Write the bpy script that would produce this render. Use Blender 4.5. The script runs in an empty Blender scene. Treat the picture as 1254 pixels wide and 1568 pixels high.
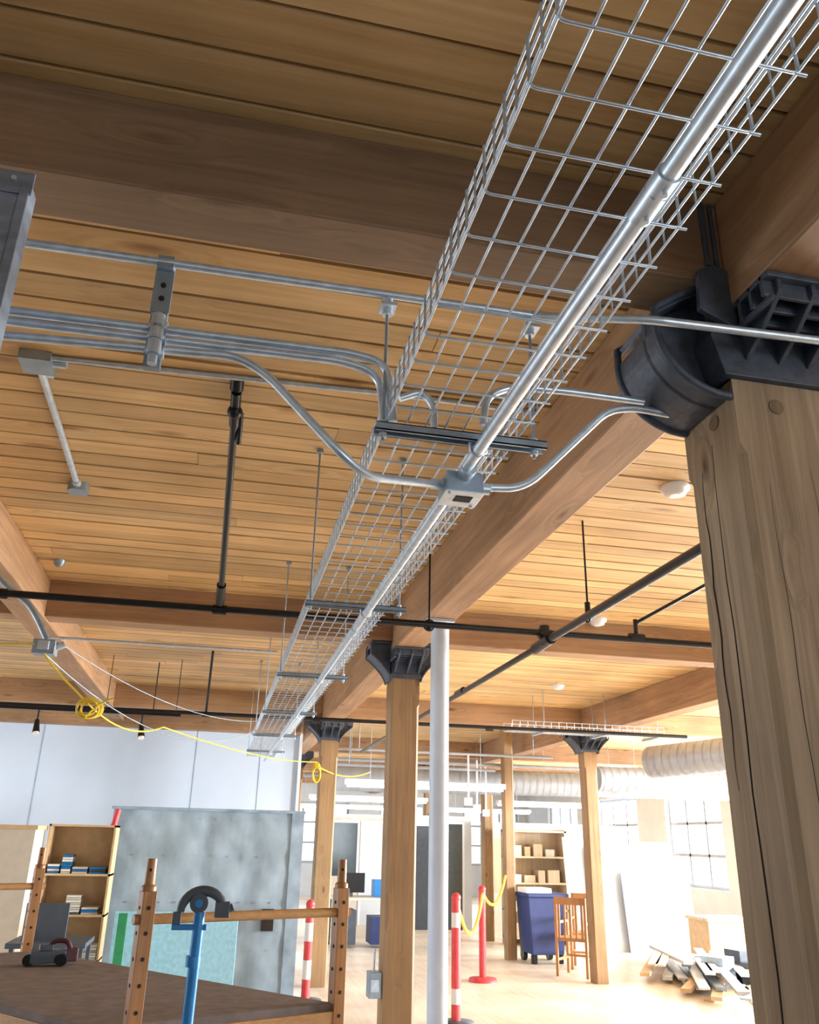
import bpy, math, random
from mathutils import Vector, Matrix
random.seed(7)
sc=bpy.context.scene
try:
    sc.view_settings.view_transform='Standard'
    sc.view_settings.look='None'
except Exception: pass
EYE=1.62

# ------------------------------------------------------------ materials
def newmat(name):
    m=bpy.data.materials.new(name); m.use_nodes=True
    nt=m.node_tree; return m,nt,nt.nodes['Principled BSDF']
def plain(name,col,rough=.5,metal=0,noise=.12,nscale=12,bump=0.0,emit=None,estr=0,stretch=None):
    m,nt,b=newmat(name)
    b.inputs['Roughness'].default_value=rough; b.inputs['Metallic'].default_value=metal
    tc=nt.nodes.new('ShaderNodeTexCoord'); n=nt.nodes.new('ShaderNodeTexNoise')
    n.inputs['Scale'].default_value=nscale; n.inputs['Detail'].default_value=4
    if stretch:
        mp=nt.nodes.new('ShaderNodeMapping'); mp.inputs['Scale'].default_value=stretch
        nt.links.new(tc.outputs['Object'],mp.inputs['Vector']); nt.links.new(mp.outputs[0],n.inputs['Vector'])
    else: nt.links.new(tc.outputs['Object'],n.inputs['Vector'])
    r=nt.nodes.new('ShaderNodeValToRGB')
    r.color_ramp.elements[0].position=.3; r.color_ramp.elements[1].position=.7
    r.color_ramp.elements[0].color=tuple(c*(1-noise) for c in col)+(1,)
    r.color_ramp.elements[1].color=tuple(min(1,c*(1+noise)) for c in col)+(1,)
    nt.links.new(n.outputs['Fac'],r.inputs[0]); nt.links.new(r.outputs[0],b.inputs['Base Color'])
    if bump:
        bp=nt.nodes.new('ShaderNodeBump'); bp.inputs['Strength'].default_value=bump; bp.inputs['Distance'].default_value=.01
        nt.links.new(n.outputs['Fac'],bp.inputs['Height']); nt.links.new(bp.outputs[0],b.inputs['Normal'])
    if emit:
        b.inputs['Emission Color'].default_value=emit+(1,); b.inputs['Emission Strength'].default_value=estr
    return m
def wood(name,light,dark,axis='X',gs=1.0,rough=.62,attr=False,knots=False,kdark=(.5,.4,.33),kscale=1.0,blot=(.78,1.15)):
    m,nt,b=newmat(name); N=nt.nodes; Lk=nt.links
    b.inputs['Roughness'].default_value=rough
    tc=N.new('ShaderNodeTexCoord'); mp=N.new('ShaderNodeMapping')
    s={'X':(.35,9,9),'Y':(9,.35,9),'Z':(9,9,.35)}[axis]
    mp.inputs['Scale'].default_value=tuple(v*gs for v in s)
    vec=tc.outputs['Object']
    if knots:
        vo=N.new('ShaderNodeTexVoronoi'); vo.inputs['Scale'].default_value=kscale
        mk=N.new('ShaderNodeMapping'); k={'X':(1.6,6,6),'Y':(6,1.6,6),'Z':(6,6,2.4)}[axis]; mk.inputs['Scale'].default_value=k
        Lk.new(vec,mk.inputs['Vector']); Lk.new(mk.outputs[0],vo.inputs['Vector'])
        mrk=N.new('ShaderNodeMapRange'); mrk.inputs['From Min'].default_value=0; mrk.inputs['From Max'].default_value=.38
        mrk.inputs['To Min'].default_value=.10; mrk.inputs['To Max'].default_value=0
        Lk.new(vo.outputs['Distance'],mrk.inputs['Value'])
        ad=N.new('ShaderNodeVectorMath'); ad.operation='ADD'
        Lk.new(vec,ad.inputs[0]); Lk.new(mrk.outputs[0],ad.inputs[1]); vec2=ad.outputs[0]
    else: vec2=vec
    Lk.new(vec2,mp.inputs['Vector'])
    n1=N.new('ShaderNodeTexNoise'); n1.inputs['Scale'].default_value=3; n1.inputs['Detail'].default_value=7; n1.inputs['Distortion'].default_value=.8
    n1.inputs['Roughness'].default_value=.6
    Lk.new(mp.outputs[0],n1.inputs['Vector'])
    n2=N.new('ShaderNodeTexNoise'); n2.inputs['Scale'].default_value=1.3; n2.inputs['Detail'].default_value=3
    Lk.new(vec,n2.inputs['Vector'])
    r=N.new('ShaderNodeValToRGB'); r.color_ramp.elements[0].position=.34; r.color_ramp.elements[1].position=.64
    r.color_ramp.elements[0].color=dark+(1,); r.color_ramp.elements[1].color=light+(1,)
    Lk.new(n1.outputs['Fac'],r.inputs[0])
    mr=N.new('ShaderNodeMapRange'); mr.inputs['From Min'].default_value=.3; mr.inputs['From Max'].default_value=.7
    mr.inputs['To Min'].default_value=blot[0]; mr.inputs['To Max'].default_value=blot[1]
    Lk.new(n2.outputs['Fac'],mr.inputs['Value'])
    vm=N.new('ShaderNodeVectorMath'); vm.operation='SCALE'
    Lk.new(r.outputs[0],vm.inputs[0]); Lk.new(mr.outputs[0],vm.inputs['Scale'])
    col=vm.outputs[0]
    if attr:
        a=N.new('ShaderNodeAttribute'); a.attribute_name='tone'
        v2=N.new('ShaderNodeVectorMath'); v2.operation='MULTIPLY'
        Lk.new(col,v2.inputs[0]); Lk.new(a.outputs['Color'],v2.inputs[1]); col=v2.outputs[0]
    if knots:
        kr=N.new('ShaderNodeValToRGB'); kr.color_ramp.elements[0].position=.04; kr.color_ramp.elements[1].position=.15
        kr.color_ramp.elements[0].color=kdark+(1,); kr.color_ramp.elements[1].color=(1,1,1,1)
        Lk.new(vo.outputs['Distance'],kr.inputs[0])
        v3=N.new('ShaderNodeVectorMath'); v3.operation='MULTIPLY'
        Lk.new(col,v3.inputs[0]); Lk.new(kr.outputs[0],v3.inputs[1]); col=v3.outputs[0]
    Lk.new(col,b.inputs['Base Color'])
    bp=N.new('ShaderNodeBump'); bp.inputs['Strength'].default_value=.25; bp.inputs['Distance'].default_value=.004
    Lk.new(n1.outputs['Fac'],bp.inputs['Height']); Lk.new(bp.outputs[0],b.inputs['Normal'])
    return m

M={}
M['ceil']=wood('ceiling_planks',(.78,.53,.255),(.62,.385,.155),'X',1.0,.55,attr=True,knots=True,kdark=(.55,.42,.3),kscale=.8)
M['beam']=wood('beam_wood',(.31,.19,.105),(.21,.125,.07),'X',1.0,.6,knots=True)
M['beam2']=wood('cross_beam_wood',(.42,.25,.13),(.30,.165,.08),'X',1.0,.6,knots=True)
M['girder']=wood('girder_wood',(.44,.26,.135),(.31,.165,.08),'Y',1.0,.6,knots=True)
M['col']=wood('column_wood',(.40,.29,.18),(.24,.16,.09),'Z',1.0,.65,knots=True,kdark=(.35,.27,.2))
M['col2']=wood('column_wood_orange',(.40,.25,.12),(.28,.165,.075),'Z',1.0,.6,knots=True)
M['plug']=wood('plug_wood',(.26,.17,.095),(.14,.09,.05),'Z',2.0)
M['peg']=wood('peg_post_wood',(.50,.25,.09),(.38,.17,.06),'Z',2.0,.45)
M['pegr']=wood('rail_wood',(.56,.32,.13),(.44,.23,.09),'X',2.0,.45)
M['ply']=wood('plywood',(.74,.60,.42),(.62,.46,.28),'Z',1.0,.6)
M['floor']=wood('floor_wood',(.86,.78,.66),(.74,.64,.52),'Y',.8,.35)
M['galv']=plain('galvanized_steel',(.62,.72,.82),.36,.6,.15,30)
M['galvd']=plain('strut_steel',(.34,.42,.50),.42,.6,.15,20)
M['panel']=plain('panel_steel',(.24,.28,.35),.55,.3,.28,9,stretch=(1,1,3))
M['iron']=plain('cast_iron',(.07,.085,.115),.5,.1,.25,25,.4)
M['black']=plain('black_pipe',(.012,.013,.016),.35,.3,.2,20)
M['dark']=plain('dark_gap',(.03,.02,.015),.9)
M['white']=plain('white_paint',(.82,.85,.88),.5,0,.03,4)
M['wallw']=plain('wall_paint',(.66,.77,.92),.8,0,.04,1.5)
M['poly']=plain('white_pipe_paint',(.68,.78,.90),.4,0,.06,5)
M['tabletop']=plain('bench_top_felt',(.20,.165,.155),.8,0,.2,15)
M['blue']=plain('blue_steel',(.02,.21,.55),.35,.2,.1,10)
M['navy']=plain('navy_plastic',(.02,.04,.16),.5)
M['bluepaint']=plain('bench_blue',(.03,.12,.35),.5)
M['gray']=plain('gray_plastic',(.07,.09,.12),.5)
M['yellow']=plain('yellow_cord',(.85,.62,.05),.5)
M['red']=plain('red_plastic',(.75,.07,.08),.45)
M['maroon']=plain('maroon_plastic',(.09,.02,.03),.45)
M['foam']=plain('blue_foam',(.34,.66,.85),.8,0,.12,25,.2)
M['paper']=plain('grey_paper',(.33,.44,.54),.55,0,.22,2.4,.4,stretch=(2,1,1.1))
M['papers']=plain('grey_paper_tape',(.29,.39,.49),.55,0,.25,6)
M['green']=plain('green_board',(.03,.30,.12),.6)
M['beige']=plain('beige_laminate',(.62,.57,.48),.6,0,.05)
M['tan']=plain('tan_board',(.62,.44,.25),.7,0,.1)
M['duct']=plain('duct_steel',(.36,.39,.43),.45,.2,.08,6)
M['glow']=plain('fluorescent_tube',(1,1,1),.5,emit=(1,.98,.95),estr=9)
M['glass']=plain('dark_glass',(.07,.09,.10),.1,0,.1)
M['conc']=plain('plaster',(.60,.65,.70),.8,0,.05,3)
M['bouncecut']=plain('bounce_cut_dark',(.05,.06,.08),.8,0,.2,3)  # for the added sheet that soaks up floor bounce near the camera

# ------------------------------------------------------------ mesh builder
class MB:
    def __init__(s): s.v=[];s.f=[];s.mi=[];s.mats=[];s.sm=[]
    def mid(s,m):
        m=M[m]
        if m not in s.mats: s.mats.append(m)
        return s.mats.index(m)
    def add(s,vs,fs,m,smooth=False):
        o=len(s.v); k=s.mid(m)
        s.v+= [tuple(v) for v in vs]
        for f in fs: s.f.append(tuple(i+o for i in f)); s.mi.append(k); s.sm.append(smooth)
    def box(s,lo,hi,m,rot=0,piv=None,mat=None):
        x0,y0,z0=lo;x1,y1,z1=hi
        vs=[Vector(p) for p in ((x0,y0,z0),(x1,y0,z0),(x1,y1,z0),(x0,y1,z0),(x0,y0,z1),(x1,y0,z1),(x1,y1,z1),(x0,y1,z1))]
        if rot:
            c=Vector(piv) if piv else Vector(((x0+x1)/2,(y0+y1)/2,0)); R=Matrix.Rotation(rot,3,'Z')
            vs=[R@(v-c)+c for v in vs]
        if mat is not None: vs=[mat@v for v in vs]
        s.add(vs,[(0,3,2,1),(4,5,6,7),(0,1,5,4),(1,2,6,5),(2,3,7,6),(3,0,4,7)],m)
    def tube(s,pts,r,m,seg=12,cap=True,closed=False):
        P=[Vector(p) for p in pts]
        n=len(P); T=[]
        for i in range(n):
            if closed: t=P[(i+1)%n]-P[i-1]
            elif i==0: t=P[1]-P[0]
            elif i==n-1: t=P[-1]-P[-2]
            else: t=(P[i+1]-P[i]).normalized()+(P[i]-P[i-1]).normalized()
            T.append(t.normalized())
        a=Vector((0,0,1)) if abs(T[0].z)<.9 else Vector((1,0,0))
        u=T[0].cross(a).normalized(); vs=[]
        rr=r if isinstance(r,(list,tuple)) else [r]*n
        for i in range(n):
            u=(u-T[i]*u.dot(T[i])).normalized(); w=T[i].cross(u)
            for k in range(seg):
                an=2*math.pi*k/seg; vs.append(P[i]+(u*math.cos(an)+w*math.sin(an))*rr[i])
        fs=[]
        for i in range(n if closed else n-1):
            j=(i+1)%n
            for k in range(seg):
                l=(k+1)%seg; fs.append((i*seg+k,i*seg+l,j*seg+l,j*seg+k))
        s.add(vs,fs,m,True)
        if cap and not closed:
            s.add(vs[:seg],[tuple(range(seg))[::-1]],m); s.add(vs[-seg:],[tuple(range(seg))],m)
    def sphere(s,c,r,m,sx=1,sy=1,sz=1,a=12,b=8):
        vs=[];fs=[]
        for i in range(b+1):
            t=math.pi*i/b
            for j in range(a):
                p=2*math.pi*j/a; vs.append((c[0]+r*sx*math.sin(t)*math.cos(p),c[1]+r*sy*math.sin(t)*math.sin(p),c[2]+r*sz*math.cos(t)))
        for i in range(b):
            for j in range(a):
                fs.append((i*a+j,(i+1)*a+j,(i+1)*a+(j+1)%a,i*a+(j+1)%a))
        s.add(vs,fs,m,True)
    def prism(s,prof,y0,y1,m,plane='XZ'):
        n=len(prof)
        def mk(p,y):
            return {'XZ':(p[0],y,p[1]),'YZ':(y,p[0],p[1]),'XY':(p[0],p[1],y)}[plane]
        vs=[mk(p,y0) for p in prof]+[mk(p,y1) for p in prof]
        fs=[tuple(range(n)),tuple(range(2*n-1,n-1,-1))]
        for i in range(n):
            j=(i+1)%n; fs.append((i,i+n,j+n,j))
        s.add(vs,fs,m)
    def obj(s,name,bevel=0,parent=None):
        me=bpy.data.meshes.new(name); me.from_pydata(s.v,[],s.f); 
        for m in s.mats: me.materials.append(m)
        me.polygons.foreach_set('material_index',s.mi); me.polygons.foreach_set('use_smooth',s.sm)
        me.update()
        import bmesh
        bm=bmesh.new(); bm.from_mesh(me); bmesh.ops.recalc_face_normals(bm,faces=bm.faces); bm.to_mesh(me); bm.free()
        o=bpy.data.objects.new(name,me); bpy.context.collection.objects.link(o)
        if bevel:
            b=o.modifiers.new('bevel','BEVEL'); b.width=bevel; b.segments=2; b.limit_method='ANGLE'; b.angle_limit=math.radians(50)
        if parent: o.parent=parent
        return o
def fillet(pts,rad,n=6):
    P=[Vector(p) for p in pts]; out=[P[0]]
    for i in range(1,len(P)-1):
        a=P[i-1]-P[i]; b=P[i+1]-P[i]; la,lb=a.length,b.length
        d=min(rad,la*.49,lb*.49); p0=P[i]+a.normalized()*d; p1=P[i]+b.normalized()*d
        for k in range(n+1):
            t=k/n; out.append((1-t)**2*p0+2*t*(1-t)*P[i]+t*t*p1)
    out.append(P[-1]); return out
def sag(a,b,d,n=14):
    a=Vector(a);b=Vector(b)
    return [a.lerp(b,i/n)-Vector((0,0,4*d*(i/n)*(1-i/n))) for i in range(n+1)]

CZ=3.37; BB=3.09; GB=3.01; CT=2.80
XMIN,XMAX,YMIN,YMAX=-8,10.2,-4,28
# ------------------------------------------------------------ ceiling
def ceiling():
    v=[];f=[];tone=[]
    w=.145; y=YMIN
    while y<YMAX:
        x=XMIN-random.random()*3
        while x<XMAX:
            L=random.choice((3.6,4.8,6.0)); x1=min(x+L,XMAX); xs=max(x,XMIN)
            if x1>xs+.05:
                g=.007; dz=random.uniform(-.003,.003); z=CZ+dz
                pr=[(y,z+.034),(y+.003,z+.010),(y+g,z),(y+w-g,z),(y+w-.003,z+.010),(y+w,z+.034)]
                o=len(v)
                for xx in (xs+.001,x1-.001):
                    for p in pr: v.append((xx,p[0],p[1]))
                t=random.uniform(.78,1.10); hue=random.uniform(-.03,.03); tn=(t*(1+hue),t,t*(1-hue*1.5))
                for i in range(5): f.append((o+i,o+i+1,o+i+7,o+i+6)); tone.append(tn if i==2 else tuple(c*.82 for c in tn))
            x+=L
        y+=w
    o=len(v); z=CZ+.035
    v.extend([(XMIN,YMIN,z),(XMAX,YMIN,z),(XMAX,YMAX,z),(XMIN,YMAX,z),(XMIN,YMIN,z+.1),(XMAX,YMIN,z+.1),(XMAX,YMAX,z+.1),(XMIN,YMAX,z+.1)])
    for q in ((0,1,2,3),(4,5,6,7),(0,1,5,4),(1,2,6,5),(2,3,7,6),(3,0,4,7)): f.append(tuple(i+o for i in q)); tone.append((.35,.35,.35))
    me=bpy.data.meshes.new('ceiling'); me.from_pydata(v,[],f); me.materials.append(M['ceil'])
    ca=me.color_attributes.new('tone','FLOAT_COLOR','CORNER')
    for p,t in zip(me.polygons,tone):
        for li in p.loop_indices: ca.data[li].color=(t[0],t[1],t[2],1)
    ob=bpy.data.objects.new('ceiling',me); bpy.context.collection.objects.link(ob)
ceiling()
b=MB(); b.box((XMIN,YMIN,-.1),(XMAX,YMAX,0),'floor'); b.obj('floor')
b=MB(); b.box((-3.2,-3.2,.001),(3.4,2.3,.012),'bouncecut'); b.obj('bounce_cut_sheet',.003)  # unseen dark sheet, added to cut floor bounce onto the near ceiling

# ------------------------------------------------------------ beams, girders, columns
GX0,GX1=1.24,1.46
ROWY=[1.88,6.50,11.11,15.75,20.4,25.0]
for i,yc in enumerate(ROWY):
    y0,y1=(1.70,1.87) if i==0 else (yc-.13,yc+.06)
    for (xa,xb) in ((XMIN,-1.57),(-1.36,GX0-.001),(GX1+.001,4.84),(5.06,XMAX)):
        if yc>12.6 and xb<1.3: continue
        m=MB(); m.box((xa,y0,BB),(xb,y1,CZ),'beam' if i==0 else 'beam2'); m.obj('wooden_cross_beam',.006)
for (x0,x1,y0,y1,z) in ((1.25,1.48,YMIN,1.70,GB),(GX0,GX1,1.702,YMAX,GB),(-1.57,-1.36,YMIN,12.34,BB-.01),(4.84,5.06,YMIN,YMAX,GB)):
    m=MB(); m.box((x0,y0,z),(x1,y1,CZ),'girder'); m.obj('wooden_girder',.008)
m=MB(); m.box((XMIN,12.34,3.0),(1.10,12.49,CZ),'beam2'); m.obj('wooden_cross_beam',.006)

def column(x0,x1,y0,y1,top,mat,detail=False):
    m=MB(); c=.018
    prof=[(x0+c,y0),(x1-c,y0),(x1,y0+c),(x1,y1-c),(x1-c,y1),(x0+c,y1),(x0,y1-c),(x0,y0+c)]
    full=[(x0,y0),(x1,y0),(x1,y0),(x1,y1),(x1,y1),(x0,y1),(x0,y1),(x0,y0)]
    zt=top-.22
    vs=[(p[0],p[1],0) for p in prof]+[(p[0],p[1],zt) for p in prof]+[(p[0],p[1],zt+.03) for p in full]+[(p[0],p[1],top) for p in full]
    fs=[]
    for k in range(3):
        for i in range(8):
            j=(i+1)%8; fs.append((k*8+i,k*8+j,(k+1)*8+j,(k+1)*8+i))
    fs.append(tuple(range(24,32)))
    m.add(vs,fs,mat)
    if detail:
        m.tube([(x0+.125,y0-.003,top-.07),(x0+.125,y0+.01,top-.07)],.022,'plug',20)
        m.tube([(x0-.003,y0+.10,top-.085),(x0+.01,y0+.10,top-.085)],.022,'plug',20)
        for (zz0,zz1,yy) in ((.3,2.66,.13),(1.75,2.6,.19)):
            n=18; pts=[]
            for i in range(n+1):
                pts.append((x0-.0003,y0+yy+.004*math.sin(i*1.3)+.002*math.sin(i*3.1),zz0+(zz1-zz0)*i/n))
            m.tube(pts,[.0006+.0020*math.sin(math.pi*i/n) for i in range(n+1)],'dark',5)
        for (xx,za,zb) in ((.07,1.3,2.5),(.20,1.9,2.55)):
            n=12; pts=[(x0+xx+.003*math.sin(i*1.4+xx*30),y0-.0002,za+(zb-za)*i/n) for i in range(n+1)]
            m.tube(pts,[.0003+.0007*math.sin(math.pi*i/n) for i in range(n+1)],'dark',5)
    return m.obj('wooden_column')
column(1.248,1.53,1.725,1.98,CT,'col',True)
for yy in (6.39,11.0,15.64): column(1.25,1.47,yy,yy+.22,CT,'col2')
for yy in (6.39,11.0,15.64,20.3): column(4.86,5.04,yy,yy+.2,CT,'col2')
column(4.44,4.60,13.2,13.36,CZ,'col2')

def bracket(xc,yc,h=.125,hy=.12,L=.19,wl=.165,gx=.135,bulge=False):
    m=MB()
    m.box((xc-h,yc-hy,CT+.001),(xc+h,yc+hy,CT+.035),'iron')
    m.box((xc-h+.01,yc-hy+.01,CT+.03),(xc+h-.01,yc+hy-.01,GB-.001),'iron')
    if bulge:
        # solid skirt tying the wing shells and the front wing into one casting
        m.prism([(xc-h-.02,CT+.001),(xc+h+.02,CT+.001),(xc+h+.05,CT+.12),(xc+h+.02,GB-.002),(xc-h-.02,GB-.002),(xc-h-.05,CT+.12)],yc-hy-.02,yc+hy-.01,'iron')
        m.prism([(xc-h-.09,GB-.03),(xc-h+.02,GB-.08),(xc-h+.02,BB+.03),(xc-h-.03,BB+.045),(xc-h-.08,BB+.02)],yc-hy-.045,yc-hy-.027,'iron')
    for s in (-1,1):
        cur=[]
        for i in range(15):
            t=i/14*math.pi/2
            if bulge: cur.append((xc+s*(h-.005+wl*math.sin(t)),CT-.05+.19*(1-math.cos(t))))
            else: cur.append((xc+s*(h-.005+wl*(i/14)**1.2),CT-.02+.20*(i/14)**.75))
        tip=xc+s*(h+wl-.005)
        up=[(tip,CT+.20),(xc+s*(h+wl*.62),CT+.25),(xc+s*(h+wl*.30),BB-.004),(xc+s*(h-.01),BB-.004)]
        if not bulge: up=[(tip,BB-.03),(xc+s*(h+wl*.9),BB-.004),(xc+s*(h-.01),BB-.004)]
        web=cur+up
        if bulge:
            m.prism(web,yc-.055,yc-.035,'iron')
        else:
            for yy in (-.075,.06): m.prism(web,yc+yy,yc+yy+.015,'iron')
        inner=[(p[0]-s*.004,p[1]+.016) for p in cur[::-1]]
        m.prism(cur+inner,yc-.115,yc+.115,'iron')
        lo=[(p[0]-s*.008,p[1]-.016) for p in up[::-1]]
        m.prism(up+lo,yc-.115,yc+.115,'iron')
        for yy in (-.115,.115):
            m.tube([(p[0],yc+yy,p[1]) for p in cur]+[(p[0],yc+yy,p[1]) for p in up[:-1]],.012 if bulge else .008,'iron',8)
    for s in (-1,1):
        prof=[(yc+s*hy,CT+.04),(yc+s*(hy+L*.55),CT+.10),(yc+s*(hy+L),GB-.05),(yc+s*(hy+L),GB-.001),(yc+s*hy,GB-.001)]
        for xx in (-.10,.0,.088): m.prism(prof,xc+xx,xc+xx+.014,'iron','YZ')
        m.box((xc-gx,min(yc+s*hy,yc+s*(hy+L+.01)),GB-.016),(xc+gx,max(yc+s*hy,yc+s*(hy+L+.01)),GB-.001),'iron')
        for k in range(4):
            y_=yc+s*(hy+.02+k*.05)
            m.box((xc-gx,y_-.006,GB-.085+k*.008),(xc+gx,y_+.006,GB-.001),'iron')
        m.box((xc-gx,min(yc+s*hy,yc+s*(hy+L+.01)),GB-.09),(xc-gx+.012,max(yc+s*hy,yc+s*(hy+L+.01)),GB-.075),'iron')
    return m.obj('cast_iron_post_cap',.003)
bracket(1.385,1.85,.145,.125,.19,.20,bulge=True)
for yc in ROWY[1:4]: bracket(1.36,yc)
for yc in ROWY[1:3]: bracket(4.95,yc)
m=MB(); m.box((1.195,1.688,BB+.05),(1.21,1.699,CZ-.01),'iron'); m.box((1.225,1.688,BB+.05),(1.236,1.699,CZ-.01),'iron'); m.obj('iron_beam_strap',.002)

m=MB(); m.tube([(1.37,5.36,0.01),(1.37,5.36,GB-.02)],.061,'poly',32)
m.box((1.26,5.27,GB-.018),(1.45,5.45,GB-.001),'poly'); m.box((1.27,5.26,0),(1.47,5.46,.015),'poly'); m.obj('white_steel_post')

# ------------------------------------------------------------ cable tray
TX0,TX1,TZ,TH=.335,.69,2.62,.10
m=MB(); r=.0029; Y0,Y1=-.6,11.7
nx=7
for i in range(nx+1):
    x=TX0+(TX1-TX0)*i/nx; m.tube([(x,Y0,TZ+.006),(x,Y1,TZ+.006)],r,'galv',6)
for x,s in ((TX0,-1),(TX1,1)):
    for h in (.035,.068,TH): m.tube([(x-s*.004,Y0,TZ+h),(x-s*.004,Y1,TZ+h)],r,'galv',6)
y=Y0+.03
while y<Y1:
    m.tube(fillet([(TX0,y,TZ+TH+.002),(TX0,y,TZ),(TX1,y,TZ),(TX1,y,TZ+TH+.002)],.012,3),r,'galv',6)
    m.tube([(TX1-.006,y,TZ),(TX1+.012,y,TZ)],r,'galv',6)
    for x in (TX0,TX1): m.tube([(x,y+.0535,TZ+.004),(x,y+.0535,TZ+TH)],.0022,'galv',5)
    y+=.107
m.obj('wire_mesh_cable_tray')
for i,ys in enumerate((1.88,3.64,5.44,7.2,8.95,10.7)):
    m=MB(); x0,x1=.305,.765; z1=TZ-.006
    m.box((x0,ys-.021,z1-.003),(x1,ys+.021,z1),'galvd'); m.box((x0,ys-.021,z1-.022),(x1,ys-.018,z1),'galvd'); m.box((x0,ys+.018,z1-.022),(x1,ys+.021,z1),'galvd')
    m.box((x0,ys-.021,z1-.022),(x1,ys-.011,z1-.019),'galvd'); m.box((x0,ys+.011,z1-.022),(x1,ys+.021,z1-.019),'galvd')
    zt=2.99 if i==0 else CZ+.002
    for xx in (x0+.02,x1-.03):
        m.tube([(xx,ys,z1-.045),(xx,ys,zt)],.0045,'galvd',8)
        m.tube([(xx,ys,z1-.036),(xx,ys,z1-.024)],.011,'galv',6); m.tube([(xx,ys,z1+.001),(xx,ys,z1+.012)],.011,'galv',6)
        if i: m.tube([(xx,ys,CZ-.02),(xx,ys,CZ+.002)],.018,'galvd',12)
        else: m.box((xx-.022,ys-.03,2.965),(xx+.022,ys+.02,2.975),'galv'); m.tube([(xx,ys,2.95),(xx,ys,3.0)],.014,'galv',10)
    m.tube([(.58-.022,ys,z1-.02),(.58-.02,ys,z1-.045),(.58,ys,z1-.058),(.58+.02,ys,z1-.045),(.58+.022,ys,z1-.02)],.0045,'galv',6)
    m.obj('strut_trapeze_hanger')
CX,CCZ=.58,TZ-.006-.024-.016
m=MB(); m.tube([(CX,-.6,CCZ),(CX,11.7,CCZ)],.0165,'galv',20)
for yy in (.93,3.98,7.0):
    m.tube([(CX,yy-.05,CCZ),(CX,yy+.05,CCZ)],.0205,'galv',20); m.tube([(CX,yy-.012,CCZ),(CX,yy+.012,CCZ)],.023,'galv',6)
    for s in (-1,1): m.tube([(CX,yy+s*.03,CCZ-.018),(CX,yy+s*.03,CCZ-.028)],.005,'galv',8)
m.obj('main_conduit')
m=MB(); bx,by,bz=.585,2.07,2.545
m.box((bx-.052,by-.052,bz-.03),(bx+.052,by+.052,bz+.028),'galvd'); m.box((bx-.055,by-.055,bz-.034),(bx+.055,by+.055,bz-.029),'galv')
m.box((bx-.02,by-.025,bz-.036),(bx+.03,by+.015,bz-.033),'dark')
for s in (-1,1):
    m.tube([(bx+s*.05,by,bz+.005),(bx+s*.085,by,bz+.005)],.016,'galv',12)
    m.tube([(bx,by+s*.05,bz+.02),(bx,by+s*.09,bz+.024)],.022,'galv',14)
for sx in (-1,1): m.tube([(bx+sx*.042,by+sx*.042,bz-.034),(bx+sx*.042,by+sx*.042,bz-.04)],.006,'galv',8)
m.obj('junction_box',.002)

def conduit(name,pts,r,mat='galv',rad=.06,coup=()):
    m=MB(); m.tube(fillet(pts,rad),r,mat,14)
    for c in coup: m.tube([Vector(c[0]),Vector(c[1])],r*1.35,mat,12)
    return m.obj(name)
conduit('offset_conduit',[(-.66,1.90,2.742),(-.06,1.90,2.772),(.02,1.90,2.73),(.22,1.90,2.53),(.30,1.95,2.495),(.53,2.07,2.55)],.0115,rad=.07)
conduit('bent_conduit',[(-.66,1.90,2.815),(.24,1.89,2.822),(.33,1.885,2.80),(.352,1.885,2.63)],.0115,rad=.07)
conduit('bent_conduit',[(-.66,1.90,2.785),(.22,1.90,2.80),(.315,1.91,2.78),(.335,1.915,2.63)],.0115,rad=.07)
conduit('kicked_conduit',[(.65,2.07,2.555),(.775,2.07,2.565),(.99,1.95,2.785),(1.06,1.93,2.795),(1.244,1.90,2.765)],.0115,rad=.07)
conduit('upper_conduit',[(-.66,1.87,3.0),(.80,1.87,3.015)],.0115,coup=(((.74,1.87,3.014),(.80,1.87,3.015)),))
conduit('rising_conduit',[(.60,1.90,2.66),(.61,1.90,2.75),(.68,1.90,2.79),(.83,1.90,2.80),(1.08,1.90,2.80)],.0105,rad=.06)
conduit('bracket_front_conduit',[(.72,1.80,2.96),(.96,1.62,2.87),(1.6,1.61,2.885),(2.6,1.62,2.92)],.0115,rad=.05)
conduit('flexible_elbow_conduit',[(.37,1.9,2.71),(.43,1.9,2.74),(.465,1.9,2.70),(.465,1.9,2.63)],.010,rad=.03)
conduit('ceiling_conduit',[(-.80,3.06,CZ-.014),(.55,3.0,CZ-.014),(1.2,3.0,CZ-.014)],.011)
conduit('cross_beam_conduit',[(-1.36,6.62,2.99),(.36,6.62,2.99)],.011,coup=(((-.5,6.62,2.99),(-.44,6.62,2.99)),))
m=MB(); m.box((-.285,1.885,2.70),(-.244,1.906,2.995),'galvd'); m.box((-.288,1.88,2.86),(-.241,1.887,2.99),'galvd')
for zz in (2.9,2.94): m.tube([(-.264,1.876,zz),(-.264,1.885,zz)],.007,'dark',10)
m.box((-.285,1.86,2.985),(-.244,1.91,3.02),'galvd')
for zz in (2.748,2.79,2.822):
    m.tube([(-.262,1.87,zz-.02),(-.262,1.87,zz+.02)],.017,'galv',12)
    m.tube([(-.285,1.893,zz),(-.24,1.893,zz)],.0165,'galv',12)
m.tube([(-.262,1.87,2.70),(-.262,1.87,2.725)],.012,'galv',8)
m.obj('strut_pipe_clamp')
m=MB(); m.box((-1.35,1.60,2.53),(-.545,1.68,2.985),'panel')
m.box((-.555,1.592,2.46),(-.535,1.60,2.96),'panel')
m.box((-1.35,1.594,2.925),(-.53,1.60,2.985),'panel')
for xx in (-.57,-.62,-.9): m.tube([(xx,1.587,2.96),(xx,1.595,2.96)],.006,'galv',10)
m.box((-1.3,1.68,2.9),(-.9,1.70,3.2),'panel')
m.obj('steel_wireway_panel',.002)
m=MB()
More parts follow.
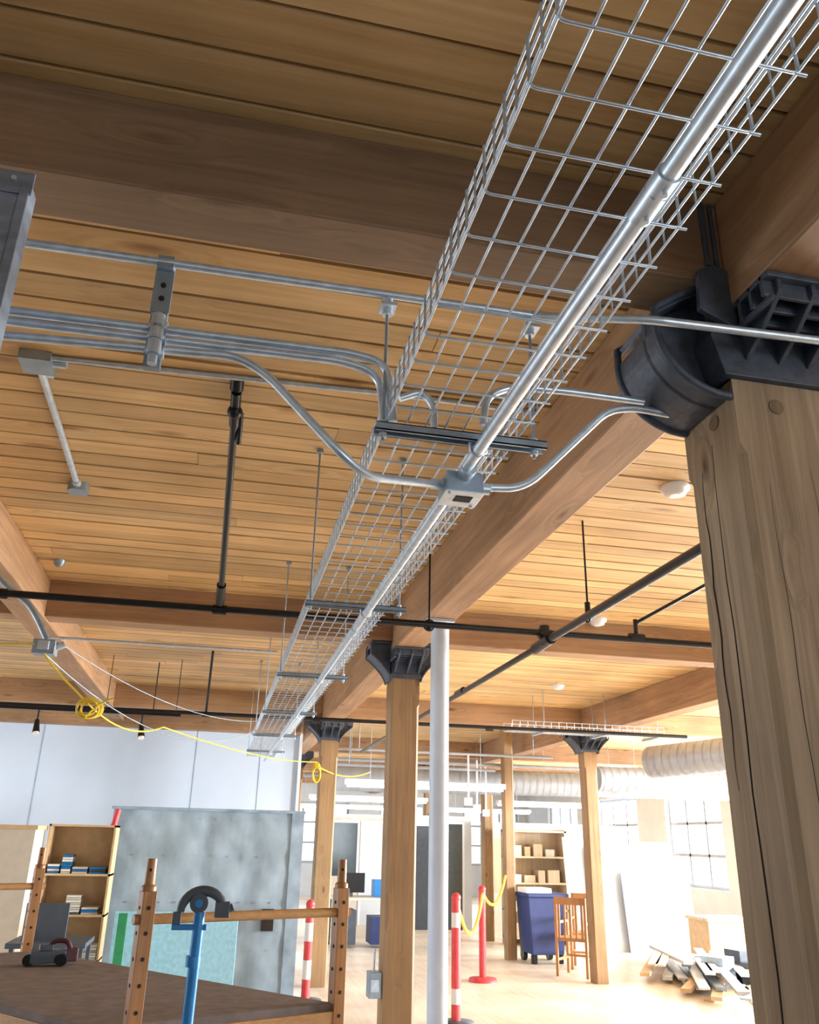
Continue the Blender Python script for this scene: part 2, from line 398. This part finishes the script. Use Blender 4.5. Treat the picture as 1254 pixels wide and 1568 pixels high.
m.box((-.92,3.03,CZ-.045),(-.80,3.15,CZ+.001),'galvd'); m.tube([(-.80,3.09,CZ-.02),(-.75,3.09,CZ-.02)],.016,'galv',10)
m.box((-.84,3.14,CZ-.04),(-.81,3.18,CZ-.01),'galv')
m.tube([(-.86,3.15,CZ-.02),(-.89,4.36,CZ-.02)],.016,'galv',14)
m.tube([(-.89,4.40,CZ-.05),(-.89,4.40,CZ+.001)],.055,'galvd',20); m.tube([(-.89,4.30,CZ-.02),(-.89,4.36,CZ-.02)],.022,'galv',12)
m.obj('ceiling_junction_box')
for (x,y) in ((2.18,3.60),(2.96,6.28),(3.82,9.28)):
    m=MB(); m.tube([(x,y,CZ+.001),(x,y,CZ-.02),(x,y,CZ-.021),(x,y,CZ-.045),(x,y,CZ-.055)],[.075,.075,.06,.055,.03],'white',24); m.obj('smoke_detector')
m=MB(); m.tube([(-1.22,5.86,CZ),(-1.22,5.86,CZ-.03),(-1.22,5.86,CZ-.05)],[.04,.035,.012],'galvd',14); m.obj('ceiling_sprinkler_head')

# ------------------------------------------------------------ sprinkler pipes
m=MB(); m.tube([(-8,4.85,2.845),(6,4.85,2.86)],.021,'black',16)
for xx in (-1.29,-.09,1.92,3.5):
    m.tube([(xx-.04,4.85,2.85),(xx+.04,4.85,2.85)],.030,'black',16)
m.tube([(-.09,4.85,2.87),(-.09,4.75,2.90),(-.085,3.30,3.29),(-.085,3.2,3.315)],.0165,'black',12)
m.tube([(-.09,4.80,2.88),(-.09,4.62,2.935)],.026,'black',12)
m.tube([(-.085,3.32,3.285),(-.085,3.12,3.34)],.022,'black',8); m.tube([(-.085,3.1,3.34),(-.085,3.06,CZ)],.028,'black',10)
m.sphere((-.085,3.22,3.30),.033,'black')
m.tube([(-.06,3.4,3.24),(-.06,3.28,3.33)],.012,'black',8)
m.tube([(1.92,-2,2.83),(1.92,4.82,2.80)],.024,'black',16)
m.tube([(1.92,4.75,2.80),(1.92,5.02,2.79)],.036,'black',14); m.tube([(1.92,4.85,2.77),(1.92,4.85,2.90)],.034,'black',14)
m.tube([(1.92,5.0,2.79),(1.92,11.9,2.76)],.021,'black',16)
m.tube([(1.92,6.7,2.79),(1.92,6.9,2.79)],.03,'black',14)
for (xx,yy) in ((1.92,4.19),(1.17,4.85),(1.92,7.6)):
    m.tube([(xx,yy,2.82),(xx,yy,CZ)],.006,'black',8)
    m.tube([(xx,yy,2.82),(xx,yy,2.88)],.016,'black',10)
    ring=[(xx+.0,yy+.034*math.cos(a*.5236),2.80+.034*math.sin(a*.5236)) for a in range(12)] if xx==1.92 else [(xx+.034*math.cos(a*.5236),yy,2.85+.034*math.sin(a*.5236)) for a in range(12)]
    m.tube(ring,.006,'black',6,closed=True)
m.tube([(2.55,4.85,2.87),(2.55,4.85,2.99)],.014,'black',10); m.tube([(2.50,4.85,2.87),(2.60,4.85,2.87)],.028,'black',10)
m.tube([(2.56,4.85,2.97),(3.25,4.85,3.36)],.013,'black',10)
m.obj('sprinkler_pipe')
m=MB(); m.tube([(-8,9.4,2.83),(5.5,9.4,2.86)],.021,'black',14)
for xx in (-.2,1.0,3): m.tube([(xx-.04,9.4,2.84),(xx+.04,9.4,2.84)],.03,'black',12)
m.tube([(-.2,9.4,2.86),(-.18,8.6,3.36)],.013,'black',10)
m.tube([(-.75,9.4,2.84),(-.75,9.4,CZ)],.006,'black',8)
m.obj('sprinkler_pipe')
m=MB(); m.box((-3.2,9.15,2.77),(-.45,9.18,2.80),'black'); 
for xx in (-3,-1.2,-.5): m.tube([(xx,9.165,2.8),(xx,9.165,CZ)],.004,'black',6)
for xx in (-1.84,-.83,-2.6):
    m.tube([(xx,9.165,2.77),(xx,9.165,2.66)],.010,'black',8); m.tube([(xx,9.16,2.67),(xx+.02,9.10,2.54)],[.022,.036],'black',14)
    m.tube([(xx+.02,9.10,2.54),(xx+.021,9.095,2.53)],.032,'white',14)
m.obj('track_light_rail')

m=MB()
m.tube(fillet([(-1.45,5.0,3.07),(-1.30,5,2.93),(-1.16,5,2.84),(-1.09,5,2.74),(-1.03,5,2.64)],.08),.018,'galvd',14)
m.box((-1.09,4.94,2.55),(-.97,5.04,2.63),'galvd'); m.box((-1.06,4.92,2.57),(-1.0,4.94,2.62),'galv')
m.tube([(-.97,5,2.60),(-.93,5,2.62)],.02,'galv',10)
m.obj('hanging_outlet_box',.003)
m=MB(); cr=.0055
m.tube(sag((-1.9,4.9,2.60),(-1.08,4.94,2.60),.02),cr,'yellow',8)
m.tube([Vector(p) for p in [(-1.02,4.95,2.55),(-.98,4.97,2.50),(-.9,4.98,2.42),(-.76,5,2.30)]],cr,'yellow',8)
for k in range(5):
    c=Vector((-.76+.006*k,5.0+.012*k,2.275)); R_=.044+.006*(k%3)
    ring=[(c.x+R_*1.2*math.cos(a*.3927),c.y+.01*math.sin(a),c.z+R_*math.sin(a*.3927)-.01*(k%2)) for a in range(16)]
    m.tube(ring,cr,'yellow',6,closed=True)
m.tube(sag((-.76,5,2.30),(-.40,6.0,2.30),.08),cr,'yellow',8)
m.tube(sag((-.62,5,2.33),(-.76,5,2.22),-.02,6),cr,'yellow',8)
m.tube(sag((-.40,6.0,2.30),(1.20,10.95,2.52),.06),cr,'yellow',8)
for k in range(4):
    ring=[(1.20+.04*math.cos(a*.3927)*1.2,10.93-.012*k,2.42-.02*k+.09*math.sin(a*.3927)) for a in range(16)]
    m.tube(ring,.009,'yellow',6,closed=True)
m.tube(sag((1.24,10.9,2.45),(1.95,11.3,2.45),.08),.009,'yellow',8)
m.obj('yellow_extension_cord')
m=MB(); m.tube(sag((-1.02,5,2.55),(.32,8.5,2.60),.26),.0035,'galvd',6); m.tube(sag((-.95,5,2.62),(.32,8.0,2.62),.12),.003,'galvd',6); m.obj('suspended_cable')

# ------------------------------------------------------------ walls
def wall_open(name,axis,c,t,a0,a1,zt,opens,mat='conc'):
    m=MB()
    def bx(p,q,z0,z1):
        if q-p<.001 or z1-z0<.001: return
        if axis=='X': m.box((c,p,z0),(c+t,q,z1),mat)
        else: m.box((p,c,z0),(q,c+t,z1),mat)
    cur=a0
    for (p,q,z0,z1) in opens:
        bx(cur,p,0,zt); bx(p,q,0,z0); bx(p,q,z1,zt); cur=q
    bx(cur,a1,0,zt); return m.obj(name)
def window(n,axis,c,p,q,z0,z1,cols=3,rows=3):
    m=MB(); w=.07
    def bx(a,b_,za,zb,d=.06):
        if axis=='X': m.box((c-.0,a,za),(c+d,b_,zb),'duct')
        else: m.box((a,c,za),(b_,c+d,zb),'duct')
    bx(p,q,z0,z0+w);bx(p,q,z1-w,z1);bx(p,p+w,z0+w,z1-w);bx(q-w,q,z0+w,z1-w)
    for i in range(1,cols): x=p+(q-p)*i/cols; bx(x-.03,x+.03,z0+w,z1-w,.04)
    for i in range(1,rows): z=z0+(z1-z0)*i/rows; bx(p+w,q-w,z-.03,z+.03,.045)
    m.obj('window_%d'%n)
wins=[(y,y+2.3,.8,2.75) for y in (5.0,8.6,12.3,16.4,20.1,23.8)]
wall_open('wall_right','X',XMAX,.3,YMIN,YMAX,CZ,wins)
for i,wn in enumerate(wins): window(i+1,'X',XMAX+.1,*wn)
winf=[(2.0,4.2,.9,2.7),(5.2,7.4,.9,2.7),(8.0,9.9,.9,2.7)]
wall_open('wall_far','Y',YMAX,.3,1.0,XMAX,CZ,winf)
for i,wn in enumerate(winf): window(i+11,'Y',YMAX+.1,*wn)
m=MB(); m.box((XMIN,12.5,0),(1.10,12.65,CZ),'wallw')
m.box((1.10,12.45,0),(1.14,12.7,CZ),'white')
for xx in (-2.4,-.35,.55): m.box((xx,12.496,0),(xx+.008,12.5,3.0),'papers')
m.obj('wall_partition')
m=MB(); m.box((1.0,12.65,0),(1.10,YMAX,CZ),'wallw'); m.obj('wall_inner')
winb=[(3.2,5.6,.9,2.9)]  # unseen opening, added so light reaches the camera-facing timber
wall_open('wall_back','Y',YMIN-.3,.3,XMIN,XMAX,CZ,winb)
for i,wn in enumerate(winb): window(i+21,'Y',YMIN-.15,*wn)
winl=[(y,y+2.6,.9,2.9) for y in (4.6,8.4)]  # unseen openings, added to let light in from the left
wall_open('wall_left','X',XMIN-.3,.3,YMIN,12.5,CZ,winl)
for i,wn in enumerate(winl): window(i+31,'X',XMIN-.15,*wn)

# ------------------------------------------------------------ workbench
A=Vector((-.19,3.15,0)); B=Vector((.505,3.48,0)); V=Vector((-1.32,1.58,0))
P0=Vector((-.29,3.09,0));P1=Vector((.51,3.46,0));P2=P1+V;P3=P0+V
def quadprism(m,ps,z0,z1,mat):
    vs=[(p.x,p.y,z0) for p in ps]+[(p.x,p.y,z1) for p in ps]
    m.add(vs,[(0,1,2,3),(4,5,6,7),(0,1,5,4),(1,2,6,5),(2,3,7,6),(3,0,4,7)],mat)
m=MB(); c=(P0+P1+P2+P3)/4
quadprism(m,[c+(p-c)*.985 for p in (P0,P1,P2,P3)],1.02,1.06,'tabletop')
quadprism(m,[P0,P1,P2,P3],.985,1.035,'pegr')
quadprism(m,[c+(p-c)*.96 for p in (P0,P1,P2,P3)],.35,.985,'bluepaint')
def pegpost(p,z0,z1,w=.023,rot=.4):
    m.box((p.x-w,p.y-w,z0),(p.x+w,p.y+w,z1-.10),'peg',rot=rot)
    m.tube([(p.x,p.y,z1-.10),(p.x,p.y,z1-.085),(p.x,p.y,z1-.08),(p.x,p.y,z1)],[w*1.1,w*1.1,w*.78,w*.72],'peg',10)
    R=Matrix.Rotation(rot,3,'Z')
    z=z0+.12
    while z<z1-.12:
        for d in ((0,-1,0),(-1,0,0)):
            dv=R@Vector(d); q=Vector((p.x,p.y,z))+dv*w
            m.tube([q-dv*.004,q+dv*.0008],.0065,'dark',12)
        z+=.075
    m.tube([(p.x,p.y,z1-.035),(p.x+.0,p.y-w*.78,z1-.035)],.005,'dark',10)
C=Vector((-.86,5.0,0)); C2=Vector((-1.62,4.55,0))
for p in (A,B,C,C2): pegpost(p,0.0,1.545)
for a,b_ in ((A,B),(C,C2)):
    d=(b_-a).normalized()
    m.tube([a+Vector((0,0,1.36))-d*.04,b_+Vector((0,0,1.36))+d*.04],.016,'pegr',8)
m.obj('workbench',.002)
m=MB(); s=Vector((-.66,4.50,1.06)); q=.72
def sb(lo,hi,mat): m.box((s.x+lo[0]*q,s.y+lo[1]*q,s.z+lo[2]*q),(s.x+hi[0]*q,s.y+hi[1]*q,s.z+hi[2]*q),mat,rot=.25,piv=(s.x,s.y,0))
sb((-.13,-.05,.015),(.08,.05,.085),'gray'); sb((-.08,-.045,.085),(.0,.045,.12),'gray'); sb((.08,-.04,.02),(.15,.04,.10),'maroon')
for dx in (-.09,.05): m.tube([(s.x+dx,s.y-.05,s.z+.025),(s.x+dx,s.y+.04,s.z+.025)],.025,'black',14)
m.tube(fillet([(s.x-.02,s.y,s.z+.07),(s.x-.0,s.y,s.z+.10),(s.x+.06,s.y,s.z+.10),(s.x+.08,s.y,s.z+.06)],.02),.011,'maroon',10)
m.obj('belt_sander',.004)
m=MB(); s=Vector((-.02,2.92,0))
m.tube([(s.x,s.y,.02),(s.x,s.y,.95)],.022,'blue',16); m.tube([(s.x,s.y,.95),(s.x+.005,s.y,1.40)],.017,'blue',16)
m.tube([(s.x,s.y,1.25),(s.x,s.y,1.28)],.022,'blue',16)
for a in range(3):
    an=a*2.094+.4; m.tube([(s.x,s.y,.35),(s.x+.3*math.cos(an),s.y+.3*math.sin(an),.012)],.012,'blue',8)
arc=[(s.x+.012+.066*math.cos(t),s.y,1.40+.06*math.sin(t)) for t in [math.radians(a) for a in range(0,185,12)]]
m.tube(arc,[.012+.004*math.sin(i*.2) for i in range(len(arc))],'gray',10)
m.tube([(s.x+.0,s.y-.015,1.425),(s.x+.0,s.y+.02,1.425)],.028,'gray',18); m.tube([(s.x,s.y-.018,1.425),(s.x,s.y-.014,1.425)],.012,'blue',14)
m.box((s.x+.05,s.y-.015,1.385),(s.x+.095,s.y+.015,1.43),'gray'); m.tube([(s.x+.06,s.y,1.395),(s.x+.105,s.y,1.415)],.012,'gray',10)
m.box((s.x-.075,s.y-.012,1.365),(s.x-.05,s.y+.012,1.40),'gray'); m.box((s.x-.075,s.y-.01,1.35),(s.x+.03,s.y+.01,1.366),'blue')
m.obj('blue_pipe_clamp_stand',.002)

# ------------------------------------------------------------ left background
m=MB(); x0,x1,yf,zt=-1.10,1.0,10.3,1.88
nxx,nzz=42,38; vs=[];fs=[]
for j in range(nzz+1):
    for i in range(nxx+1):
        u=i/nxx; v_=j/nzz
        d=.016*abs(math.sin(u*math.pi*4))**.5*abs(math.sin(v_*math.pi*4))**.5
        d+=.005*math.sin(u*41+v_*13)*math.sin(v_*29+u*7)
        vs.append((x0+(x1-x0)*u,yf-d,zt*v_))
for j in range(nzz):
    for i in range(nxx):
        a=j*(nxx+1)+i; fs.append((a,a+1,a+nxx+2,a+nxx+1))
m.add(vs,fs,'paper',True)
m.box((x0,yf+.01,0),(x1,yf+.6,zt),'paper')
for zz in (.47,.94,1.41,1.80):
    x=x0+.1
    while x<x1-.1: m.tube([(x,yf-.014,zz),(x,yf,zz)],.007,'papers',6); x+=.17
m.box((x1-.12,yf-.03,0),(x1+.02,yf,zt+.02),'papers'); m.box((.62,yf-.045,.66),(.75,yf-.009,.88),'dark')
m.box((x0-.02,yf-.04,zt),(x1+.03,yf+.62,zt+.03),'papers')
m.obj('paper_wrapped_cabinet')
m=MB(); m.box((-.84,9.2,.12),(.33,9.25,.93),'foam'); m.box((-.55,9.27,0),(.20,9.33,.85),'foam'); m.box((-.9,9.15,0),(.40,9.38,.12),'ply'); m.obj('foam_insulation_board',.004)
m=MB(); m.box((-.78,8.95,0),(-.70,8.99,.93),'green'); m.box((-.80,8.9,0),(-.66,9.03,.03),'green'); m.obj('green_board')
m=MB(); x0,x1,y0=-1.62,-.97,9.55
m.box((x0,y0+.35,0),(x1,y0+.37,1.70),'tan')
for xx in (x0,x1-.02): m.box((xx,y0,0),(xx+.02,y0+.36,1.70),'tan')
for zz in (.05,.45,.85,1.22,1.68): m.box((x0,y0,zz),(x1,y0+.35,zz+.02),'tan')
for zz in (.47,.87,1.24):
    x=x0+.04
    while x<x1-.12:
        w=random.uniform(.08,.22); n=random.randint(3,8)
        for k in range(n): m.box((x,y0+.02+random.random()*.03,zz+k*.022),(min(x+w,x1-.03),y0+.28,zz+k*.022+.018),random.choice(('white','white','beige','blue','gray')))
        x+=w+.02
m.obj('bookshelf')
m=MB(); m.tube([(-1.02,9.75,1.70),(-1.0,9.78,1.86)],.03,'red',14); m.tube([(-1.02,9.75,1.70),(-1.02,9.75,1.715)],.035,'red',14); m.obj('red_roll')
m=MB(); m.box((-2.5,9.1,.08),(-1.66,9.6,1.66),'beige'); m.box((-2.52,9.08,1.64),(-1.64,9.6,1.68),'tan'); m.box((-2.09,9.085,.12),(-2.075,9.1,1.62),'dark'); m.box((-2.5,9.12,0),(-1.66,9.6,.08),'dark')
m.tube([(-2.04,9.07,.8),(-2.04,9.07,.95)],.008,'galv',8); m.obj('beige_cabinet',.003)
m=MB(); m.box((-1.58,8.2,.72),(-.95,8.8,.76),'gray')
for (xx,yy) in ((-1.55,8.23),(-1.0,8.23),(-1.55,8.75),(-1.0,8.75)): m.box((xx,yy,0),(xx+.03,yy+.03,.72),'gray')
m.box((-1.5,8.4,.76),(-1.15,8.44,1.05),'gray'); m.box((-1.36,8.42,.76),(-1.3,8.5,.8),'gray'); m.obj('desk_with_monitor')
m=MB(); m.box((1.16,6.44,.60),(1.249,6.56,.76),'galvd'); m.tube([(1.2,6.5,.76),(1.2,6.5,.9)],.008,'galv',8); m.box((1.17,6.43,.64),(1.23,6.442,.72),'galv'); m.obj('column_outlet_box',.003)

def stanchion(x,y,h=1.05,cols=('red','white','red','white','red')):
    m=MB(); m.tube([(x,y,0),(x,y,.04),(x,y,.05)],[.18,.17,.05],'gray' if cols[1]=='white' else 'red',20)
    n=len(cols)
    for i,c in enumerate(cols): m.tube([(x,y,.05+(h-.05)*i/n),(x,y,.05+(h-.05)*(i+1)/n)],.045,c,16)
    m.sphere((x,y,h),.05,cols[-1]); m.obj('safety_stanchion')
stanchion(1.12,10.0,.95); stanchion(2.42,8.75,1.1,('red','white','red','red','red','red','white','red')); stanchion(3.48,11.32,1.05,('red','red','red'))
m=MB()
m.tube(sag((2.47,8.87,1.03),(3.45,11.2,1.0),.35),.02,'yellow',6); m.tube(sag((3.52,11.4,1.0),(4.4,13.1,1.15),.25),.02,'yellow',6)
m.obj('yellow_safety_chain')

# ------------------------------------------------------------ far room
def partition(x0,x1,y,h,mat,openings=(),name='office_partition',frame='white'):
    m=MB(); m.box((x0,y,0),(x1,y+.1,h),mat); m.box((x0,y-.01,h),(x1,y+.11,h+.05),frame)
    for (a,b_,z0,z1,mm) in openings:
        m.box((a,y-.012,z0),(b_,y-.001,z1),mm)
        m.box((a-.04,y-.02,z0),(a,y,z1),frame); m.box((b_,y-.02,z0),(b_+.04,y,z1),frame); m.box((a-.04,y-.02,z1),(b_+.04,y,z1+.04),frame)
    m.obj(name)
partition(2.0,3.3,16.2,2.0,'beige',((2.1,2.6,1.0,1.9,'glass'),(2.7,3.2,.2,1.9,'conc')))
partition(3.35,5.2,17.6,2.05,'conc',((3.9,4.3,0,1.9,'gray'),(4.6,5.0,0,1.95,'glass')))
partition(5.3,8.2,17.2,1.95,'beige',((5.5,6.2,.7,1.7,'ply'),(7.0,7.8,.7,1.8,'duct')))
def shelfunit(x0,x1,y,h,pal,name='shelving_unit'):
    m=MB()
    for xx in (x0,x1-.04): m.box((xx,y,0),(xx+.04,y+.4,h),'ply')
    m.box((x0,y+.38,0),(x1,y+.4,h),'ply')
    n=5
    for i in range(n):
        z=.1+(h-.15)*i/(n-1); m.box((x0,y,z),(x1,y+.4,z+.03),'ply')
        if i<n-1:
            x=x0+.06
            while x<x1-.2:
                w=random.uniform(.1,.25); m.box((x,y+.03,z+.03),(x+w,y+.33,z+.03+random.uniform(.1,.22)),random.choice(pal)); x+=w+.06
    m.obj(name)
shelfunit(5.1,6.2,15.0,1.85,('tan','beige','ply','white'))
m=MB(); m.box((2.0,14.6,.70),(3.1,15.3,.74),'beige')
for (xx,yy) in ((2.02,14.62),(3.04,14.62),(2.02,15.25),(3.04,15.25)): m.box((xx,yy,0),(xx+.04,yy+.04,.70),'gray')
m.box((2.1,14.9,.80),(2.55,14.93,1.10),'black'); m.box((2.28,14.92,.74),(2.36,15.0,.85),'gray'); m.box((2.7,14.8,.74),(2.95,15.1,1.0),'blue'); m.box((2.1,14.7,.05),(2.4,15.2,.55),'gray'); m.box((2.65,14.7,.05),(3.0,15.2,.45),'navy'); m.obj('office_desk',.004)
m=MB()
for k,(x0,w,h) in enumerate(((5.9,1.2,1.75),(6.3,1.2,1.62),(6.8,1.0,1.25))):
    mt=Matrix.Translation((0,14.2-k*.12,0))@Matrix.Rotation(math.radians(-9),4,'X')
    m.box((x0,0,0),(x0+w,.02,h),'conc',mat=mt)
m.obj('leaning_drywall_sheets')
m=MB(); mt=Matrix.Translation((7.75,14.4,0))@Matrix.Rotation(math.radians(-8),4,'X'); m.box((-.35,0,0),(.3,.02,1.7),'tan',mat=mt); m.box((-.2,-.05,0),(.5,-.03,1.45),'ply',mat=mt); m.obj('leaning_plywood_sheets')
m=MB(); x,y=4.92,13.0
m.prism([(x-.24,.12),(x+.24,.12),(x+.29,.88),(x-.29,.88)],y-.25,y+.3,'navy'); m.box((x-.31,y-.3,.88),(x+.33,y+.35,.93),'navy')
m.box((x-.3,y-.2,.93),(x+.1,y+.2,1.0),'white')
for dx in (-.2,.2): m.tube([(x+dx-.03,y+.25,.08),(x+dx+.03,y+.25,.08)],.08,'black',14); m.box((x+dx-.04,y-.22,0),(x+dx+.04,y-.15,.12),'black')
m.obj('navy_rolling_bin',.01)
def chair(x,y,rot):
    m=MB(); R=Matrix.Translation((x,y,0))@Matrix.Rotation(rot,4,'Z')
    B_=lambda lo,hi: m.box(lo,hi,'peg',mat=R)
    for sx in (-.22,.19):
        B_((sx,-.22,0),(sx+.035,-.185,.45)); B_((sx,.19,0),(sx+.035,.225,.95)); B_((sx,-.19,.18),(sx+.03,.2,.21)); B_((sx,-.2,.62),(sx+.035,.2,.65)); B_((sx,-.22,.45),(sx+.035,-.19,.63))
    B_((-.22,-.22,.42),(.225,.21,.46))
    for k in range(5): B_((-.17+k*.08,.195,.46),(-.14+k*.08,.215,.88))
    B_((-.22,.19,.86),(.225,.22,.95)); B_((-.22,-.21,.2),(.22,-.19,.23))
    m.obj('wooden_armchair',.004)
chair(4.92,11.7,2.4); chair(5.35,12.35,-.5)
m=MB()
for k in range(30):
    x=random.uniform(6.0,7.2); y=random.uniform(9.4,12.2); L=random.uniform(1.6,2.8); an=random.uniform(.98,1.2) if k%5 else random.uniform(.6,1.5); z=.045*(k%6)
    mt=Matrix.Translation((x,y,z))@Matrix.Rotation(an,4,'Z'); m.box((-L/2,-.06,0),(L/2,.06,random.choice((.02,.04))),random.choice(('beige','duct','galvd','conc','ply','tan')),mat=mt)
for k in range(7):
    x=random.uniform(6.3,7.0); y=random.uniform(10.6,12.3); m.box((x,y,0),(x+random.uniform(.25,.45),y+.3,random.uniform(.2,.45)),random.choice(('galvd','galvd','tan','gray')),rot=random.random())
m.obj('scrap_lumber_pile')
m=MB(); m.box((7.6,12.9,.05),(8.4,13.5,.55),'tan'); m.box((7.57,12.87,.55),(8.43,13.53,.60),'ply'); m.box((7.7,12.95,0),(8.3,13.45,.05),'dark'); m.obj('storage_crate',.006)

def duct(name,pts,r,mat='duct',step=.12):
    m=MB(); P=fillet(pts,.5,8); m.tube(P,r,mat,28)
    for a,b_ in zip(P[:-1],P[1:]):
        d=(b_-a); n=int(d.length/step)
        for i in range(n):
            p=a+d*(i+.5)/n; m.tube([p-d.normalized()*.006,p+d.normalized()*.006],r+.006,mat,28,cap=False)
    m.obj(name)
duct('spiral_duct',[(5.3,11.6,2.50),(9.8,11.6,2.52)],.17)
duct('spiral_duct',[(1.7,14.2,2.55),(9.6,14.0,2.60)],.20)
duct('spiral_duct',[(9.8,9.0,2.80),(6.6,9.0,2.74),(5.75,10.8,2.68)],.21)
m=MB(); m.tube([(5.75,8.3,3.05),(6.5,8.3,3.05)],.15,'duct',24); m.tube([(5.7,8.3,3.05),(5.75,8.3,3.05)],.165,'gray',24); m.tube([(6.1,8.3,3.2),(6.1,8.3,CZ)],.01,'galvd',6); m.obj('duct_end_cap')
m=MB(); TE=5.4
for i in range(5): m.tube([(3.4,9.75+i*.08,2.90),(TE,9.75+i*.08,2.90)],.004,'galv',5)
for h in (.05,.1):
    for yy in (9.75,10.07): m.tube([(3.4,yy,2.90+h),(TE,yy,2.90+h)],.004,'galv',5)
x=3.4
while x<TE: m.tube([(x,9.75,3.0),(x,9.75,2.90),(x,10.07,2.90),(x,10.07,3.0)],.004,'galv',5); x+=.1
for xx in (3.8,4.6,5.3):
    for yy in (9.73,10.09): m.tube([(xx,yy,2.88),(xx,yy,CZ)],.005,'galvd',6)
    m.box((xx-.02,9.7,2.87),(xx+.02,10.12,2.89),'galvd')
m.obj('far_cable_tray')
m=MB()
for (y,z,x0,x1,rr) in ((12.0,2.80,1.5,4.8,.02),(12.9,2.66,1.5,4.2,.025),(13.4,2.78,1.6,9,.03),(15.2,2.6,1.6,9,.03),(16.8,2.75,1.6,9,.04)):
    m.tube([(x0,y,z),(x1,y,z)],rr,'duct',10)
    x=x0+.4
    while x<x1: m.tube([(x,y,z),(x,y,CZ)],.006,'galvd',6); x+=1.3
for (x,y,z0) in ((3.5,12.0,2.2),(3.9,12.9,2.15),(4.2,13.4,2.1),(2.4,12.0,2.3)):
    m.tube([(x,y,z0),(x,y,2.8)],.014,'white',8); m.box((x-.05,y-.04,z0-.1),(x+.05,y+.04,z0),'white')
m.obj('overhead_conduit_rack')
def fluor(x,y,z,L=2.4):
    m=MB(); m.box((x-L/2,y-.10,z),(x+L/2,y+.10,z+.07),'white')
    for dy in (-.05,.05): m.tube([(x-L/2+.03,y+dy,z-.015),(x+L/2-.03,y+dy,z-.015)],.019,'glow',8)
    for dx in (-L*.35,L*.35): m.tube([(x+dx,y,z+.07),(x+dx,y,CZ)],.005,'galvd',6)
    m.obj('fluorescent_fixture')
for (x,y) in ((3.0,12.5),(3.0,17.4),(7.2,12.5),(3.0,22.0),(6.9,17.4),(6.9,22.0)): fluor(x,y,2.36)
m=MB(); m.box((5.35,12.2,2.55),(5.75,12.25,2.75),'white'); m.box((5.38,12.193,2.58),(5.72,12.199,2.72),'red'); m.tube([(5.55,12.22,2.75),(5.55,12.22,CZ)],.01,'galvd',6); m.obj('exit_sign')

# ------------------------------------------------------------ lights
w=bpy.data.worlds.new('World'); sc.world=w; w.use_nodes=True
bg=w.node_tree.nodes['Background']; bg.inputs[0].default_value=(.86,.93,1,1); bg.inputs[1].default_value=3.2
def area(name,loc,rot,sx,sy,p,col=(1,1,1)):
    l=bpy.data.lights.new(name,'AREA'); l.shape='RECTANGLE'; l.size=sx; l.size_y=sy; l.energy=p; l.color=col
    o=bpy.data.objects.new(name,l); o.location=loc; o.rotation_euler=rot; bpy.context.collection.objects.link(o)
for y,p in ((6.15,2100),(9.75,1500),(13.45,900),(17.5,600),(21.2,700)):
    area('window_daylight',(XMAX+.6,y,1.8),(0,math.radians(90),0),1.9,2.3,p,(.98,.98,.97))
for y,p in ((5.9,110),(9.7,270)):
    area('left_added_fill',(XMIN-.6,y,1.9),(0,math.radians(-90),0),2.0,2.6,p,(.8,.9,1))  # added fill outside the unseen left openings, brightens the white partition
area('rear_added_fill',(4.4,YMIN-.6,1.9),(math.radians(90),0,0),2.4,2.0,140,(.85,.93,1))  # added fill behind the camera, lifts the front faces of column and beam

# ------------------------------------------------------------ camera
f=1270.0;ps=math.radians(12);th=math.radians(21.6);r_=math.radians(1.3)
R0=Vector((math.cos(ps),-math.sin(ps),0));F=Vector((math.sin(ps)*math.cos(th),math.cos(ps)*math.cos(th),math.sin(th)))
U0=R0.cross(F); R=R0*math.cos(r_)+U0*math.sin(r_);U=U0*math.cos(r_)-R0*math.sin(r_)
cd=bpy.data.cameras.new('camera'); cd.sensor_fit='VERTICAL'; cd.sensor_height=36; cd.sensor_width=28.8; cd.lens=f/1568*36
cd.clip_start=.05; cd.clip_end=200
co=bpy.data.objects.new('camera',cd); bpy.context.collection.objects.link(co)
mw=Matrix((R,U,-F)).transposed().to_4x4(); mw.translation=(0,0,EYE); co.matrix_world=mw
sc.camera=co
